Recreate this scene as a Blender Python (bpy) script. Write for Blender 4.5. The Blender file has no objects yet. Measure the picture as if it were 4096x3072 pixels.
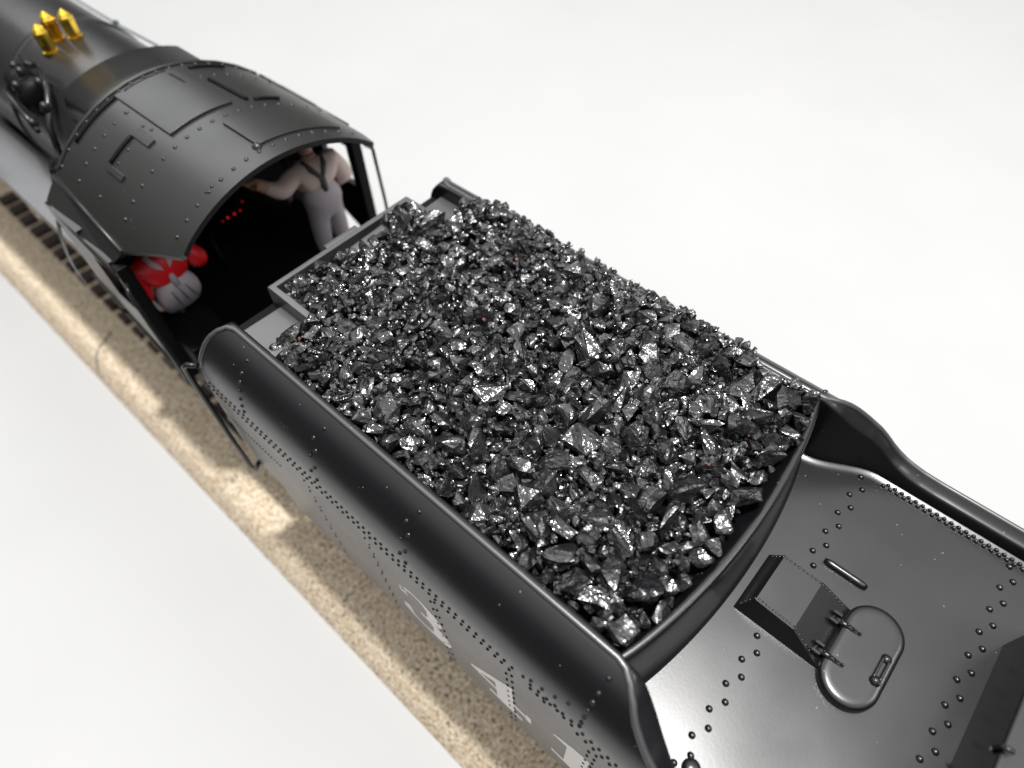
import bpy, bmesh, math, random
import numpy as np
from mathutils import Vector, Matrix, noise

S = 0.01                      # all modelling numbers are centimetres; the scene is in metres
scene = bpy.context.scene
col = scene.collection
rnd = random.Random(7)
PI = math.pi

# ------------------------------------------------------------------ materials
def new_mat(name):
    m = bpy.data.materials.new(name); m.use_nodes = True
    nt = m.node_tree; b = nt.nodes['Principled BSDF']
    return m, nt, b
def N(nt, kind, **kw):
    n = nt.nodes.new(kind)
    for k, v in kw.items():
        if k in n.inputs: n.inputs[k].default_value = v
        else: setattr(n, k, v)
    return n
def ramp(nt, stops):
    r = nt.nodes.new('ShaderNodeValToRGB')
    e = r.color_ramp.elements
    while len(e) < len(stops): e.new(0.5)
    for i, (p, c) in enumerate(stops):
        e[i].position = p; e[i].color = (*c, 1) if len(c) == 3 else c
    return r
def plastic(name, base, rough, grain=0.02, dust=0.0, ior=1.5, wav=0.0):
    """moulded painted surface: fine grain bump, uneven sheen, a little dust"""
    m, nt, b = new_mat(name)
    tc = N(nt, 'ShaderNodeTexCoord')
    n1 = N(nt, 'ShaderNodeTexNoise', Scale=2500.0, Detail=3.0)
    n2 = N(nt, 'ShaderNodeTexNoise', Scale=90.0, Detail=4.0)
    n3 = N(nt, 'ShaderNodeTexVoronoi', Scale=900.0)
    n4 = N(nt, 'ShaderNodeTexNoise', Scale=260.0, Detail=2.0)
    for n in (n1, n2, n3, n4): nt.links.new(tc.outputs['Object'], n.inputs['Vector'])
    rr = N(nt, 'ShaderNodeMapRange'); rr.inputs['To Min'].default_value = rough - .05; rr.inputs['To Max'].default_value = rough + .06
    nt.links.new(n2.outputs['Fac'], rr.inputs['Value']); nt.links.new(rr.outputs[0], b.inputs['Roughness'])
    # dust specks: small voronoi cells, only where a second noise allows
    lt = N(nt, 'ShaderNodeMath', operation='LESS_THAN'); lt.inputs[1].default_value = .10
    nt.links.new(n3.outputs['Distance'], lt.inputs[0])
    gt = N(nt, 'ShaderNodeMath', operation='GREATER_THAN'); gt.inputs[1].default_value = .62
    nt.links.new(n4.outputs['Fac'], gt.inputs[0])
    mu = N(nt, 'ShaderNodeMath', operation='MULTIPLY'); nt.links.new(lt.outputs[0], mu.inputs[0]); nt.links.new(gt.outputs[0], mu.inputs[1])
    mu2 = N(nt, 'ShaderNodeMath', operation='MULTIPLY'); mu2.inputs[1].default_value = dust
    nt.links.new(mu.outputs[0], mu2.inputs[0])
    mx = N(nt, 'ShaderNodeMix', data_type='RGBA')
    mx.inputs[6].default_value = (*base, 1); mx.inputs[7].default_value = (.5, .49, .47, 1)
    nt.links.new(mu2.outputs[0], mx.inputs[0]); nt.links.new(mx.outputs[2], b.inputs['Base Color'])
    bp = N(nt, 'ShaderNodeBump'); bp.inputs['Strength'].default_value = grain * 10; bp.inputs['Distance'].default_value = .00004
    ad = N(nt, 'ShaderNodeMath', operation='ADD'); nt.links.new(n1.outputs['Fac'], ad.inputs[0]); nt.links.new(mu.outputs[0], ad.inputs[1])
    nt.links.new(ad.outputs[0], bp.inputs['Height']); nt.links.new(bp.outputs[0], b.inputs['Normal'])
    b.inputs['IOR'].default_value = ior
    return m
M = {}
M['tender'] = plastic('tender_black_paint', (.008, .008, .009), .30, dust=.35, grain=.008, ior=1.50)
_b = M['tender'].node_tree.nodes['Principled BSDF']; _b.inputs['Coat Weight'].default_value = 0; _b.inputs['Coat Roughness'].default_value = .12
M['deck'] = plastic('tender_deck_paint', (.005, .005, .006), .29, dust=.3, grain=.008, ior=1.72)
M['cab'] = plastic('cab_black_paint', (.017, .017, .0165), .34, dust=.15, grain=.008, ior=1.50)
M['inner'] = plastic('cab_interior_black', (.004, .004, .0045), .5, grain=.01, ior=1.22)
M['boiler'] = plastic('boiler_black_paint', (.018, .0175, .018), .27, dust=.15, grain=.01, ior=1.48)
M['ledge'] = plastic('tender_front_deck_paint', (.050, .050, .053), .34, dust=.3, grain=.01, ior=1.85)
M['red'] = plastic('red_shirt_paint', (.72, .008, .014), .45)
M['grey_cloth'] = plastic('grey_overall_paint', (.46, .42, .45), .6)
M['grey_dark'] = plastic('dark_grey_trouser_paint', (.10, .09, .10), .6)
M['pale_cloth'] = plastic('pale_shirt_paint', (.80, .64, .58), .6)
M['skin'] = plastic('figure_skin_paint', (.70, .42, .30), .5)
M['hair'] = plastic('figure_hair_paint', (.55, .16, .02), .5)
M['cap'] = plastic('figure_cap_paint', (.10, .10, .12), .6)
M['maroon'] = plastic('neckerchief_paint', (.25, .01, .05), .5)
M['eye'] = plastic('figure_eye_paint', (.02, .015, .01), .4)
M['rail'] = plastic('rail_metal', (.45, .43, .40), .25); M['rail'].node_tree.nodes['Principled BSDF'].inputs['Metallic'].default_value = 1
M['steel'] = plastic('rod_steel', (.62, .56, .48), .25); M['steel'].node_tree.nodes['Principled BSDF'].inputs['Metallic'].default_value = 1
M['gold'] = plastic('whistle_brass', (1.0, .68, .09), .24, grain=.005); M['gold'].node_tree.nodes['Principled BSDF'].inputs['Metallic'].default_value = 1
M['wire'] = plastic('handrail_wire', (.05, .07, .09), .3)
M['paint_white'] = plastic('number_paint', (.90, .87, .86), .3, dust=0)
M['tie'] = plastic('tie_brown_plastic', (.035, .024, .018), .6)
m, nt, b = new_mat('red_gauge_light')
b.inputs['Base Color'].default_value = (.4, 0, 0, 1); b.inputs['Emission Color'].default_value = (1, .02, .02, 1); b.inputs['Emission Strength'].default_value = .6
M['led'] = m
# white table
m, nt, b = new_mat('white_paper_table')
tc = N(nt, 'ShaderNodeTexCoord'); n = N(nt, 'ShaderNodeTexNoise', Scale=14.0, Detail=5.0)
nt.links.new(tc.outputs['Object'], n.inputs['Vector'])
r = ramp(nt, [(.3, (.418, .418, .418)), (.7, (.438, .437, .434))]); nt.links.new(n.outputs['Fac'], r.inputs[0]); nt.links.new(r.outputs[0], b.inputs['Base Color'])
b.inputs['Roughness'].default_value = .75; M['table'] = m
# track roadbed: moulded ballast, speckled tan
m, nt, b = new_mat('roadbed_ballast_plastic')
tc = N(nt, 'ShaderNodeTexCoord'); v = N(nt, 'ShaderNodeTexNoise', Scale=1100.0, Detail=3.0); v2 = N(nt, 'ShaderNodeTexNoise', Scale=380.0, Detail=4.0)
for q in (v, v2): nt.links.new(tc.outputs['Object'], q.inputs['Vector'])
r = ramp(nt, [(.32, (.10, .065, .035)), (.40, (.50, .39, .27)), (.58, (.70, .60, .46)), (.72, (.86, .81, .70))]); nt.links.new(v.outputs['Fac'], r.inputs[0])
mx = N(nt, 'ShaderNodeMix', data_type='RGBA', blend_type='MULTIPLY'); mx.inputs[0].default_value = .6
r2 = ramp(nt, [(.3, (.72, .66, .58)), (.7, (1, 1, 1))]); nt.links.new(v2.outputs['Fac'], r2.inputs[0])
nt.links.new(r.outputs[0], mx.inputs[6]); nt.links.new(r2.outputs[0], mx.inputs[7]); nt.links.new(mx.outputs[2], b.inputs['Base Color'])
bp = N(nt, 'ShaderNodeBump'); bp.inputs['Strength'].default_value = .8; bp.inputs['Distance'].default_value = .0003
nt.links.new(v.outputs['Fac'], bp.inputs['Height']); nt.links.new(bp.outputs[0], b.inputs['Normal']); b.inputs['Roughness'].default_value = .75
M['roadbed'] = m
# coal
m, nt, b = new_mat('crushed_coal')
g = N(nt, 'ShaderNodeNewGeometry'); tc = N(nt, 'ShaderNodeTexCoord')
r = ramp(nt, [(0, (.004, .004, .005)), (.5, (.009, .009, .010)), (1, (.022, .022, .022))])
r.color_ramp.interpolation = 'LINEAR'
nt.links.new(g.outputs['Random Per Island'], r.inputs[0]); nt.links.new(r.outputs[0], b.inputs['Base Color'])
n1 = N(nt, 'ShaderNodeTexNoise', Scale=760.0, Detail=3.0, Roughness=.5); n2 = N(nt, 'ShaderNodeTexNoise', Scale=300.0, Detail=3.0)
for q in (n1, n2): nt.links.new(tc.outputs['Object'], q.inputs['Vector'])
mr = N(nt, 'ShaderNodeMapRange'); mr.inputs['To Min'].default_value = .14; mr.inputs['To Max'].default_value = .34
ad = N(nt, 'ShaderNodeMath', operation='ADD'); nt.links.new(g.outputs['Random Per Island'], ad.inputs[0]); nt.links.new(n2.outputs['Fac'], ad.inputs[1])
fr = N(nt, 'ShaderNodeMath', operation='FRACT'); nt.links.new(ad.outputs[0], fr.inputs[0]); nt.links.new(fr.outputs[0], mr.inputs['Value'])
nt.links.new(mr.outputs[0], b.inputs['Roughness'])
bp = N(nt, 'ShaderNodeBump'); bp.inputs['Strength'].default_value = 1.0; bp.inputs['Distance'].default_value = .00046
nt.links.new(n1.outputs['Fac'], bp.inputs['Height']); nt.links.new(bp.outputs[0], b.inputs['Normal'])
b.inputs['IOR'].default_value = 1.9; M['coal'] = m
M['rust'] = plastic('rusty_chip', (.15, .055, .025), .6)

# ------------------------------------------------------------------ mesh builder
class MB:
    def __init__(s): s.v = []; s.f = []; s.sm = []
    def add(s, vs, fs, smooth=False):
        o = len(s.v); s.v += [tuple(p) for p in vs]; s.f += [tuple(i + o for i in f) for f in fs]; s.sm += [smooth] * len(fs)
    def box(s, x0, x1, y0, y1, z0, z1):
        vs = [(x, y, z) for x in (x0, x1) for y in (y0, y1) for z in (z0, z1)]
        s.add(vs, [(0, 1, 3, 2), (4, 6, 7, 5), (0, 4, 5, 1), (2, 3, 7, 6), (0, 2, 6, 4), (1, 5, 7, 3)])
    def hexa(s, b4, t4):                     # bottom 4 and top 4, both counter-clockwise from above
        s.add(list(b4) + list(t4), [(3, 2, 1, 0), (4, 5, 6, 7), (0, 1, 5, 4), (1, 2, 6, 5), (2, 3, 7, 6), (3, 0, 4, 7)])
    def prism(s, poly, z0, z1):
        n = len(poly); vs = [(x, y, z0) for x, y in poly] + [(x, y, z1) for x, y in poly]
        s.add(vs, [tuple(range(n))[::-1], tuple(range(n, 2 * n))] + [(i, (i + 1) % n, n + (i + 1) % n, n + i) for i in range(n)])
    def tube(s, pts, r, n=8, caps=True, smooth=True):
        pts = [Vector(p) for p in pts]; rs = r if isinstance(r, (list, tuple)) else [r] * len(pts)
        rings = []; up = None
        for i, p in enumerate(pts):
            t = (pts[min(i + 1, len(pts) - 1)] - pts[max(i - 1, 0)]).normalized()
            if up is None: up = Vector((0, 0, 1)) if abs(t.z) < .9 else Vector((1, 0, 0))
            a = t.cross(up).normalized(); bb = a.cross(t).normalized(); up = bb
            rings.append([p + (a * math.cos(2 * PI * k / n) + bb * math.sin(2 * PI * k / n)) * rs[i] for k in range(n)])
        vs = [q for rg in rings for q in rg]; fs = []
        for i in range(len(pts) - 1):
            for k in range(n):
                fs.append((i * n + k, i * n + (k + 1) % n, (i + 1) * n + (k + 1) % n, (i + 1) * n + k))
        s.add(vs, fs, smooth)
        if caps:
            o = len(pts) - 1
            s.add(rings[0], [tuple(range(n))[::-1]]); s.add(rings[-1], [tuple(range(n))])
    def lathe(s, prof, c, n=24, axis='z'):
        vs = []
        for (r, h) in prof:
            for k in range(n):
                a = 2 * PI * k / n; u, w = r * math.cos(a), r * math.sin(a)
                vs.append((c[0] + u, c[1] + w, c[2] + h) if axis == 'z' else ((c[0] + h, c[1] + u, c[2] + w) if axis == 'x' else (c[0] + w, c[1] + h, c[2] + u)))
        fs = []
        for i in range(len(prof) - 1):
            for k in range(n): fs.append((i * n + k, i * n + (k + 1) % n, (i + 1) * n + (k + 1) % n, (i + 1) * n + k))
        s.add(vs, fs, True)
        s.add(vs[:n], [tuple(range(n))[::-1]]); s.add(vs[-n:], [tuple(range(n))])
    def grid(s, rows, smooth=True, flip=False):
        m = len(rows[0]); vs = [q for r in rows for q in r]; fs = []
        for i in range(len(rows) - 1):
            for k in range(m - 1):
                f = (i * m + k, i * m + k + 1, (i + 1) * m + k + 1, (i + 1) * m + k)
                fs.append(f[::-1] if flip else f)
        s.add(vs, fs, smooth)
    def rivet(s, p, nrm, r, h=None, seg=10):
        h = h or r * .75
        nrm = Vector(nrm).normalized(); p = Vector(p)
        a = nrm.orthogonal().normalized(); bb = nrm.cross(a)
        vs = []
        rings = [(1.12, -.15), (1.0, .12), (.86, .5), (.52, .85)]
        for (cr, ch) in rings:
            for k in range(seg):
                t = 2 * PI * k / seg; vs.append(p + (a * math.cos(t) + bb * math.sin(t)) * r * cr + nrm * h * ch)
        vs.append(p + nrm * h); fs = []
        for i in range(len(rings) - 1):
            for k in range(seg): fs.append((i * seg + k, i * seg + (k + 1) % seg, (i + 1) * seg + (k + 1) % seg, (i + 1) * seg + k))
        o = (len(rings) - 1) * seg
        for k in range(seg): fs.append((o + k, o + (k + 1) % seg, len(vs) - 1))
        s.add(vs, fs, True)
    def build(s, name, mat, parent=None, bevel=0, seg=2, fixn=True, origin=None):
        me = bpy.data.meshes.new(name)
        o0 = Vector(origin) if origin else Vector((0, 0, 0))
        me.from_pydata([((Vector(p) - o0) * S) for p in s.v], [], s.f)
        me.polygons.foreach_set('use_smooth', s.sm)
        if fixn:
            bm = bmesh.new(); bm.from_mesh(me)
            bmesh.ops.remove_doubles(bm, verts=bm.verts, dist=1e-6)
            bmesh.ops.recalc_face_normals(bm, faces=bm.faces); bm.to_mesh(me); bm.free()
        me.materials.append(mat)
        o = bpy.data.objects.new(name, me); col.objects.link(o)
        o.location = o0 * S
        if parent is not None:
            o.parent = parent; o.location = (o0 * S) - parent.matrix_basis.translation if parent.parent is None else (o0 * S) - worldloc(parent)
        if bevel:
            md = o.modifiers.new('soft_edge', 'BEVEL'); md.width = bevel * S; md.segments = seg; md.limit_method = 'ANGLE'; md.angle_limit = math.radians(35)
            md.harden_normals = False
            for p in me.polygons: p.use_smooth = True
            w = o.modifiers.new('weighted', 'WEIGHTED_NORMAL'); w.keep_sharp = True
        return o
def worldloc(o):
    v = Vector((0, 0, 0))
    while o is not None: v += o.location; o = o.parent
    return v
def thing(name, loc, label, cat, group=None):
    o = bpy.data.objects.new(name, None); col.objects.link(o); o.location = Vector(loc) * S; o.empty_display_size = .01
    o['label'] = label; o['category'] = cat
    if group: o['group'] = group
    return o
def smooth(a, b, x):
    t = min(1, max(0, (x - a) / (b - a))); return t * t * (3 - 2 * t)
def interp(x, tab):
    if x <= tab[0][0]: return tab[0][1]
    for (a, u), (b_, v) in zip(tab, tab[1:]):
        if x <= b_: return u + (v - u) * (x - a) / (b_ - a)
    return tab[-1][1]

# ------------------------------------------------------------------ the table
mb = MB(); mb.box(-170, 60, -14.2, 150, -.5, 0)
t = mb.build('table_top', M['table']); t['kind'] = 'structure'; t['label'] = 'plain white table top under the model train'

# ------------------------------------------------------------------ the track
track = thing('model_track', (-10, 0, 0), 'tan ballasted track section with brown ties under the black model train', 'track')
X0, X1 = -60.0, 16.0
mb = MB()
prof = [(-4.62, 0), (-4.60, .12), (-4.30, .72), (-4.14, .90), (-4.0, .93), (4.0, .93), (4.14, .90), (4.30, .72), (4.60, .12), (4.62, 0)]
xs = [X0 + (X1 - X0) * i / 300 for i in range(301)]
def bal(x, y): return .035 * noise.noise(Vector((x * 3.1, y * 3.1, 2.0))) + .02 * noise.noise(Vector((x * 9, y * 9, 5.0)))
rows = []
for x in xs:
    row = []
    for i, (y, z) in enumerate(prof):
        row.append((x, y, z + (bal(x, y) if 0 < i < len(prof) - 1 else 0)))
    rows.append(row)
mb.grid(rows)
mb.build('roadbed', M['roadbed'], track)
def tie_mb():
    q = MB(); q.box(-.29, .29, -2.75, 2.75, .9, 1.14); return q
x = -30.0 + .82
tie0 = None
tx = -17.2 - 1.055 * 14
k = 0
while tx < 14:
    if tie0 is None:
        tie0 = tie_mb().build('tie', M['tie'], track, bevel=.03)
        tie0.location = (Vector((tx, 0, 0)) - Vector((-10, 0, 0))) * S
    else:
        c = tie0.copy(); col.objects.link(c); c.parent = track
        c.location = (Vector((tx, 0, 0)) - Vector((-10, 0, 0))) * S
    tx += 1.055; k += 1
for y in (-1.62, 0, 1.62):
    mb = MB(); mb.box(X0, X1, y - .16, y + .16, 1.15, 1.22); mb.box(X0, X1, y - .05, y + .05, 1.22, 1.5); mb.box(X0, X1, y - .1, y + .1, 1.5, 1.62)
    mb.build('rail', M['rail'], track)

# ------------------------------------------------------------------ the tender
tender = thing('tender', (-1, 0, 1.6), 'black riveted coal tender numbered 341 with curved top sides and flat rear deck', 'tender')
def shell_y(z):
    if z <= 8.66: return 3.45
    return 2.6 + .85 * math.sqrt(max(0, 1 - ((z - 8.66) / 1.34) ** 2))
def shell_n(z):
    if z <= 8.66: return Vector((0, 1, 0))
    c = (shell_y(z) - 2.6) / .85; s_ = (z - 8.66) / 1.34
    return Vector((0, c / .85, s_ / 1.34)).normalized()
ZT = [(-9.50, 5.35), (-9.48, 6.5), (-9.44, 7.82), (-9.25, 8.72), (-9.18, 9.02), (-9.06, 9.36), (-8.96, 9.64), (-8.89, 9.78), (-8.78, 9.90), (-8.64, 9.97), (-8.45, 9.985), (0, 9.985)]
def ztop(x):
    if x < -0.0: return interp(x, ZT)
    # S curve down to the rear deck lip
    return interp(x, [(0, 9.985), (.15, 9.975), (.3, 9.93), (.45, 9.84), (.6, 9.70), (.75, 9.58), (.9, 9.46), (1.05, 9.36), (1.2, 9.22), (1.35, 9.07), (1.5, 8.96), (1.65, 8.88), (1.8, 8.83), (2.0, 8.79), (2.3, 8.77), (9, 8.75)])
def zbot(x): return interp(x, [(-9.5, 5.2), (-8.55, 5.2), (-8.42, 5.0), (-8.3, 4.5), (-8.1, 4.25), (9, 4.25)])
def yin(x): return 2.60 + .06 * smooth(-.2, .1, x) + .46 * smooth(.25, 1.5, x)
XS = [-9.5, -9.48, -9.46, -9.44, -9.40, -9.35, -9.30, -9.25, -9.21, -9.18, -9.12, -9.06, -9.01, -8.96, -8.92, -8.89, -8.84, -8.78, -8.71, -8.64, -8.55, -8.45, -8.35, -8.2]
XS += [-8.0 + .5 * i for i in range(16)] + [.05 * i for i in range(0, 47)] + [2.5 + .5 * i for i in range(14)]
def side_panel(sg):
    mb = MB(); rows = []; tops = []
    for x in XS:
        zt, zb = ztop(x), zbot(x)
        row = []
        NV = 34
        for i in range(NV):
            u = i / (NV - 1); u = 1 - (1 - u) ** 1.9
            z = zb + (zt - zb) * u
            row.append((x, sg * shell_y(z), z))
        rows.append(row)
        yi = max(min(yin(x), shell_y(zt) - .10), 2.58)
        yo = shell_y(zt)
        r_ = []
        for (u, dz) in ((0, 0), (.12, .022), (.3, .035), (.6, .035), (.88, .022), (1, 0)):
            r_.append((x, sg * (yo + (yi - yo) * u), zt + dz))
        tops.append(r_ + [(x, sg * yi, zt - .06), (x, sg * yi, min(zt - .1, 8.2)), (x, sg * (yi + .01), min(zt - .3, 7.6))])
    mb.grid(rows, flip=sg > 0)
    mb.grid(tops, flip=sg > 0)
    # front lip thickness
    mb.add([rows[0][0], rows[0][-1], (XS[0], sg * 3.3, rows[0][-1][2]), (XS[0], sg * 3.3, rows[0][0][2])], [(0, 1, 2, 3)])
    R = .033
    # double zigzag rivet row along the waist, single row beneath
    for i in range(170):
        x = -9.40 + i * .1443 + rnd.uniform(-.008, .008)
        if -1.05 < x < .02: continue
        if x < 8:
            if x > -9.26: mb.rivet((x, sg * 3.45, 8.60), (0, sg, 0), R)
            mb.rivet((x - .07, sg * 3.45, 8.30), (0, sg, 0), R)
    for (x, z) in [(-.96, 8.68), (-.82, 8.82), (-.82, 8.60), (-.82, 8.37), (-.62, 8.90), (-.67, 8.65), (-.69, 8.37), (-.52, 8.67), (-.57, 8.54), (-.56, 8.35), (-.45, 8.55), (-.37, 8.72), (-.32, 8.58), (-.23, 8.68), (-.2, 8.53), (-.08, 8.72), (-.06, 8.51), (-.41, 9.02), (-.21, 9.16)]:
        mb.rivet((x, sg * shell_y(z), z), shell_n(z) * 1 if sg > 0 else Vector((0, -shell_n(z).y, shell_n(z).z)), R)
    def col_riv(x, zs, r=R):
        for z in zs:
            n_ = shell_n(z); mb.rivet((x, sg * shell_y(z), z), (0, sg * n_.y, n_.z), r)
    Z7 = [9.88, 9.70, 9.545, 9.37, 9.18, 9.0, 8.84]
    col_riv(-7.81, Z7, .038)
    for xa in (-5.65, -3.42):
        col_riv(xa, Z7[::2], .038); col_riv(xa - .12, Z7[1::2], .038)
    col_riv(.05, Z7, .038)
    for x in [-9.46 + .1 * i for i in range(20)]: mb.rivet((x + .02, sg * 3.45, 7.17), (0, sg, 0), .024)
    for x, r, zz in ((-6.42, .026, .42), (-4.68, .026, .42)):
        z = 7.9
        while z > 4.5: mb.rivet((x, sg * 3.45, z), (0, sg, 0), r); mb.rivet((x + .07, sg * 3.45, z - .18), (0, sg, 0), r * .8); z -= zz
    for x in (-2.9, -1.2, .42):
        z = 8.02
        while z > 4.4:
            mb.rivet((x, sg * 3.45, z), (0, sg, 0), .03); mb.rivet((x - .12, sg * 3.45, z - .18), (0, sg, 0), .03); z -= .39
    o = mb.build('side_panel', M['tender'], tender)
    # rolled bead along the rim
    mb = MB(); pts = []
    for x in XS:
        if x < -9.2: continue
        zt = ztop(x); pts.append((x, sg * (shell_y(zt) - .025), zt + .012))
    mb.tube(pts, .05, 10)
    mb.build('rim_bead', M['ledge'], o)
    return o
near_panel = side_panel(-1); side_panel(1)

# painted number on the near side, built as thin raised paint
def glyph(parts, x0, name):
    mb = MB()
    for q_, poly in enumerate(parts):
        n = len(poly); e_ = .0012 * (q_ % 7)
        pts = [(x0 + px, pz) for px, pz in poly]
        vs = [(px, -3.451, pz) for px, pz in pts] + [(px, -3.457 - e_, pz) for px, pz in pts]
        mb.add(vs, [tuple(range(n)), tuple(range(2 * n - 1, n - 1, -1))] + [(i, n + i, n + (i + 1) % n, (i + 1) % n) for i in range(n)])
    o = mb.build(name, M['paint_white'], near_panel); o.data.materials[0] = M['paint_white']
def stroke(pts, ws):
    """ribbon polygons along points with widths"""
    out = []
    for i in range(len(pts) - 1):
        (a, b_), (c, d) = pts[i], pts[i + 1]
        def nn(j):
            p, q = pts[max(j - 1, 0)], pts[min(j + 1, len(pts) - 1)]
            dx, dz = q[0] - p[0], q[1] - p[1]; l = math.hypot(dx, dz) or 1
            return -dz / l, dx / l
        n0, n1 = nn(i), nn(i + 1)
        out.append([(a + n0[0] * ws[i] / 2, b_ + n0[1] * ws[i] / 2), (a - n0[0] * ws[i] / 2, b_ - n0[1] * ws[i] / 2),
                    (c - n1[0] * ws[i + 1] / 2, d - n1[1] * ws[i + 1] / 2), (c + n1[0] * ws[i + 1] / 2, d + n1[1] * ws[i + 1] / 2)])
    return out
def arc(cx, cz, rx, rz, a0, a1, n=14):
    return [(cx + rx * math.cos(math.radians(a0 + (a1 - a0) * i / n)), cz + rz * math.sin(math.radians(a0 + (a1 - a0) * i / n))) for i in range(n + 1)]
Z0 = 5.15
up = arc(.62, Z0 + 1.42, .42, .46, 165, -90); lo = arc(.60, Z0 + .52, .52, .46, 90, -165)
w_u = [.10, .11, .1, .08, .08, .1, .15, .24, .34, .40, .38, .30, .2, .12, .08]
w_l = [.08, .12, .2, .32, .44, .50, .48, .38, .24, .14, .09, .08, .09, .11, .12]
glyph(stroke(up, w_u) + stroke(lo, w_l) + [[(.12, Z0 + 1.35), (.32, Z0 + 1.35), (.28, Z0 + 1.75), (.12, Z0 + 1.6)], [(.02, Z0 + .25), (.28, Z0 + .25), (.22, Z0 + .6), (.02, Z0 + .5)]], -4.18, 'painted_digit')
glyph([[(.02, Z0 + .62), (.02, Z0 + .72), (1.06, Z0 + 1.95), (1.08, Z0 + 1.62), (.26, Z0 + .74), (.26, Z0 + .62)],
       [(.66, Z0 + .02), (1.08, Z0 + .02), (1.08, Z0 + 1.95), (.66, Z0 + 1.45)],
       [(.2, Z0 + .60), (1.5, Z0 + .60), (1.5, Z0 + .78), (.2, Z0 + .72)], [(1.38, Z0 + .5), (1.5, Z0 + .5), (1.5, Z0 + .9), (1.38, Z0 + .9)],
       [(.46, Z0 - .02), (1.28, Z0 - .02), (1.28, Z0 + .1), (.46, Z0 + .1)]], -2.30, 'painted_digit')
glyph([[(.38, Z0 + .05), (.80, Z0 + .05), (.80, Z0 + 1.95), (.66, Z0 + 1.95), (.38, Z0 + 1.72)],
       [(.08, Z0 + 1.5), (.4, Z0 + 1.55), (.7, Z0 + 1.95), (.5, Z0 + 1.9), (.12, Z0 + 1.62)],
       [(.10, Z0 - .02), (1.06, Z0 - .02), (1.06, Z0 + .12), (.10, Z0 + .12)]], -.42, 'painted_digit')

# rear deck plate with its rivets
def deck():
    mb = MB(); rows = []
    for i in range(120):
        x = .0 + i * 9.0 / 119
        row = []
        for j in range(241):
            y = -3.3 + 6.6 * j / 240
            e = max(0, abs(y) - (yin(x) - .16)) / .16
            e2 = max(0, .75 - (x + .0)) / .5
            row.append((x, y, 8.50 + .035 * min(1, e) ** 2 + .004 * noise.noise(Vector((x * .8, y * .8, 1)))))
        rows.append(row)
    mb.grid(rows)
    mb.box(.1, 9, -3.2, 3.2, 8.0, 8.3)
    for i in range(-7, 8):
        y = .006 + i * .4455
        for (x, yy) in ((1.385, y), (1.262, y + .2225)):
            if abs(yy) < 3.0 and not (-.62 < yy < .70): mb.rivet((x, yy, 8.505), (0, 0, 1), .047, .042, 14)
            if abs(yy) < 2.95: mb.rivet((x + 2.437, yy, 8.505), (0, 0, 1), .047, .042, 14)
    for sg in (-1, 1):
        x = 1.62
        while x < 8.5:
            mb.rivet((x, sg * 2.985, 8.51), (0, 0, 1), .034, .035); mb.rivet((x + .06, sg * 3.045, 8.515), (0, 0, 1), .034, .035); x += .118
    return mb.build('rear_deck', M['deck'], tender)
rear_deck = deck()
mb = MB(); mb.tube([(1.47 + .7 * i / 8, 1.085, 8.535) for i in range(9)], [.035] + [.058] * 7 + [.035], 12)
mb.build('deck_bar', M['deck'], rear_deck)
# big filler plug near the corner of the deck at the near side
mb = MB(); mb.lathe([(.13, 0), (.13, .05), (.09, .09), (.0, .1)], (1.47, -2.80, 8.5), 20)
mb.build('deck_plug', M['deck'], rear_deck)

# bowed bulkhead behind the coal
def bulkhead():
    mb = MB(); rows = []
    for j in range(61):
        y = -2.70 + 5.4 * j / 60
        b = max(0, 1 - (y / 2.70) ** 2) ** .85
        cx = .37 * b
        lo = 9.985 - .40 * min(1, b * 1.6)
        pr = [(-.12, 9.2), (-.03, lo - .05), (.0, lo), (.012, lo + .005), (.35 * cx + .01, lo + (9.97 - lo) * .40), (.75 * cx, lo + (9.97 - lo) * .82), (cx - .05, 9.975), (cx - .03, 9.99), (cx, 9.998), (cx + .03, 9.996), (cx + .06, 9.98), (cx + .08, 9.94), (cx + .09, 9.90),
              (cx + .11, 9.6), (cx + .17, 9.0), (cx + .21, 8.6), (cx + .24, 8.53), (cx + .29, 8.49)]
        rows.append([(a, y, z) for a, z in pr])
    mb.grid(rows)
    return mb.build('bulkhead', M['deck'], tender)
bulkhead()

# small riveted housing on the deck between bulkhead and filler lid
mb = MB()
y0, y1 = -.52, .60
base = [(.76, y0, 8.49), (2.17, y0 + .02, 8.49), (2.17, y1 - .02, 8.49), (.76, y1, 8.49)]
prof_h = [(.765, 8.49), (.96, 8.86), (1.59, 8.83), (2.14, 8.53), (2.15, 8.49)]
va = [(x, y0 + (z - 8.49) * .42, z) for x, z in prof_h]; vb = [(x, y1 - (z - 8.49) * .12, z) for x, z in prof_h]
n = len(prof_h)
mb.add(va + vb, [tuple(range(n)), tuple(range(2 * n - 1, n - 1, -1))] + [(i, n + i, n + i + 1, i + 1) for i in range(n - 1)])
housing = mb.build('stoker_housing', M['deck'], tender)
mb = MB()
def along(p, q, k, nrm, r=.017):
    for i in range(k):
        t_ = i / (k - 1); mb.rivet(Vector(p).lerp(Vector(q), t_), nrm, r, seg=7)
ya = lambda z: y0 + (z - 8.49) * .42 + .045
yb = lambda z: y1 - (z - 8.49) * .12 - .03
along((.82, ya(8.6), 8.60), (.94, ya(8.83), 8.83), 4, (-.9, 0, .5)); along((1.0, ya(8.86), 8.858), (1.57, ya(8.83), 8.832), 11, (0, 0, 1)); along((1.62, ya(8.82), 8.815), (2.0, ya(8.6), 8.605), 6, (.5, 0, .85))
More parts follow.
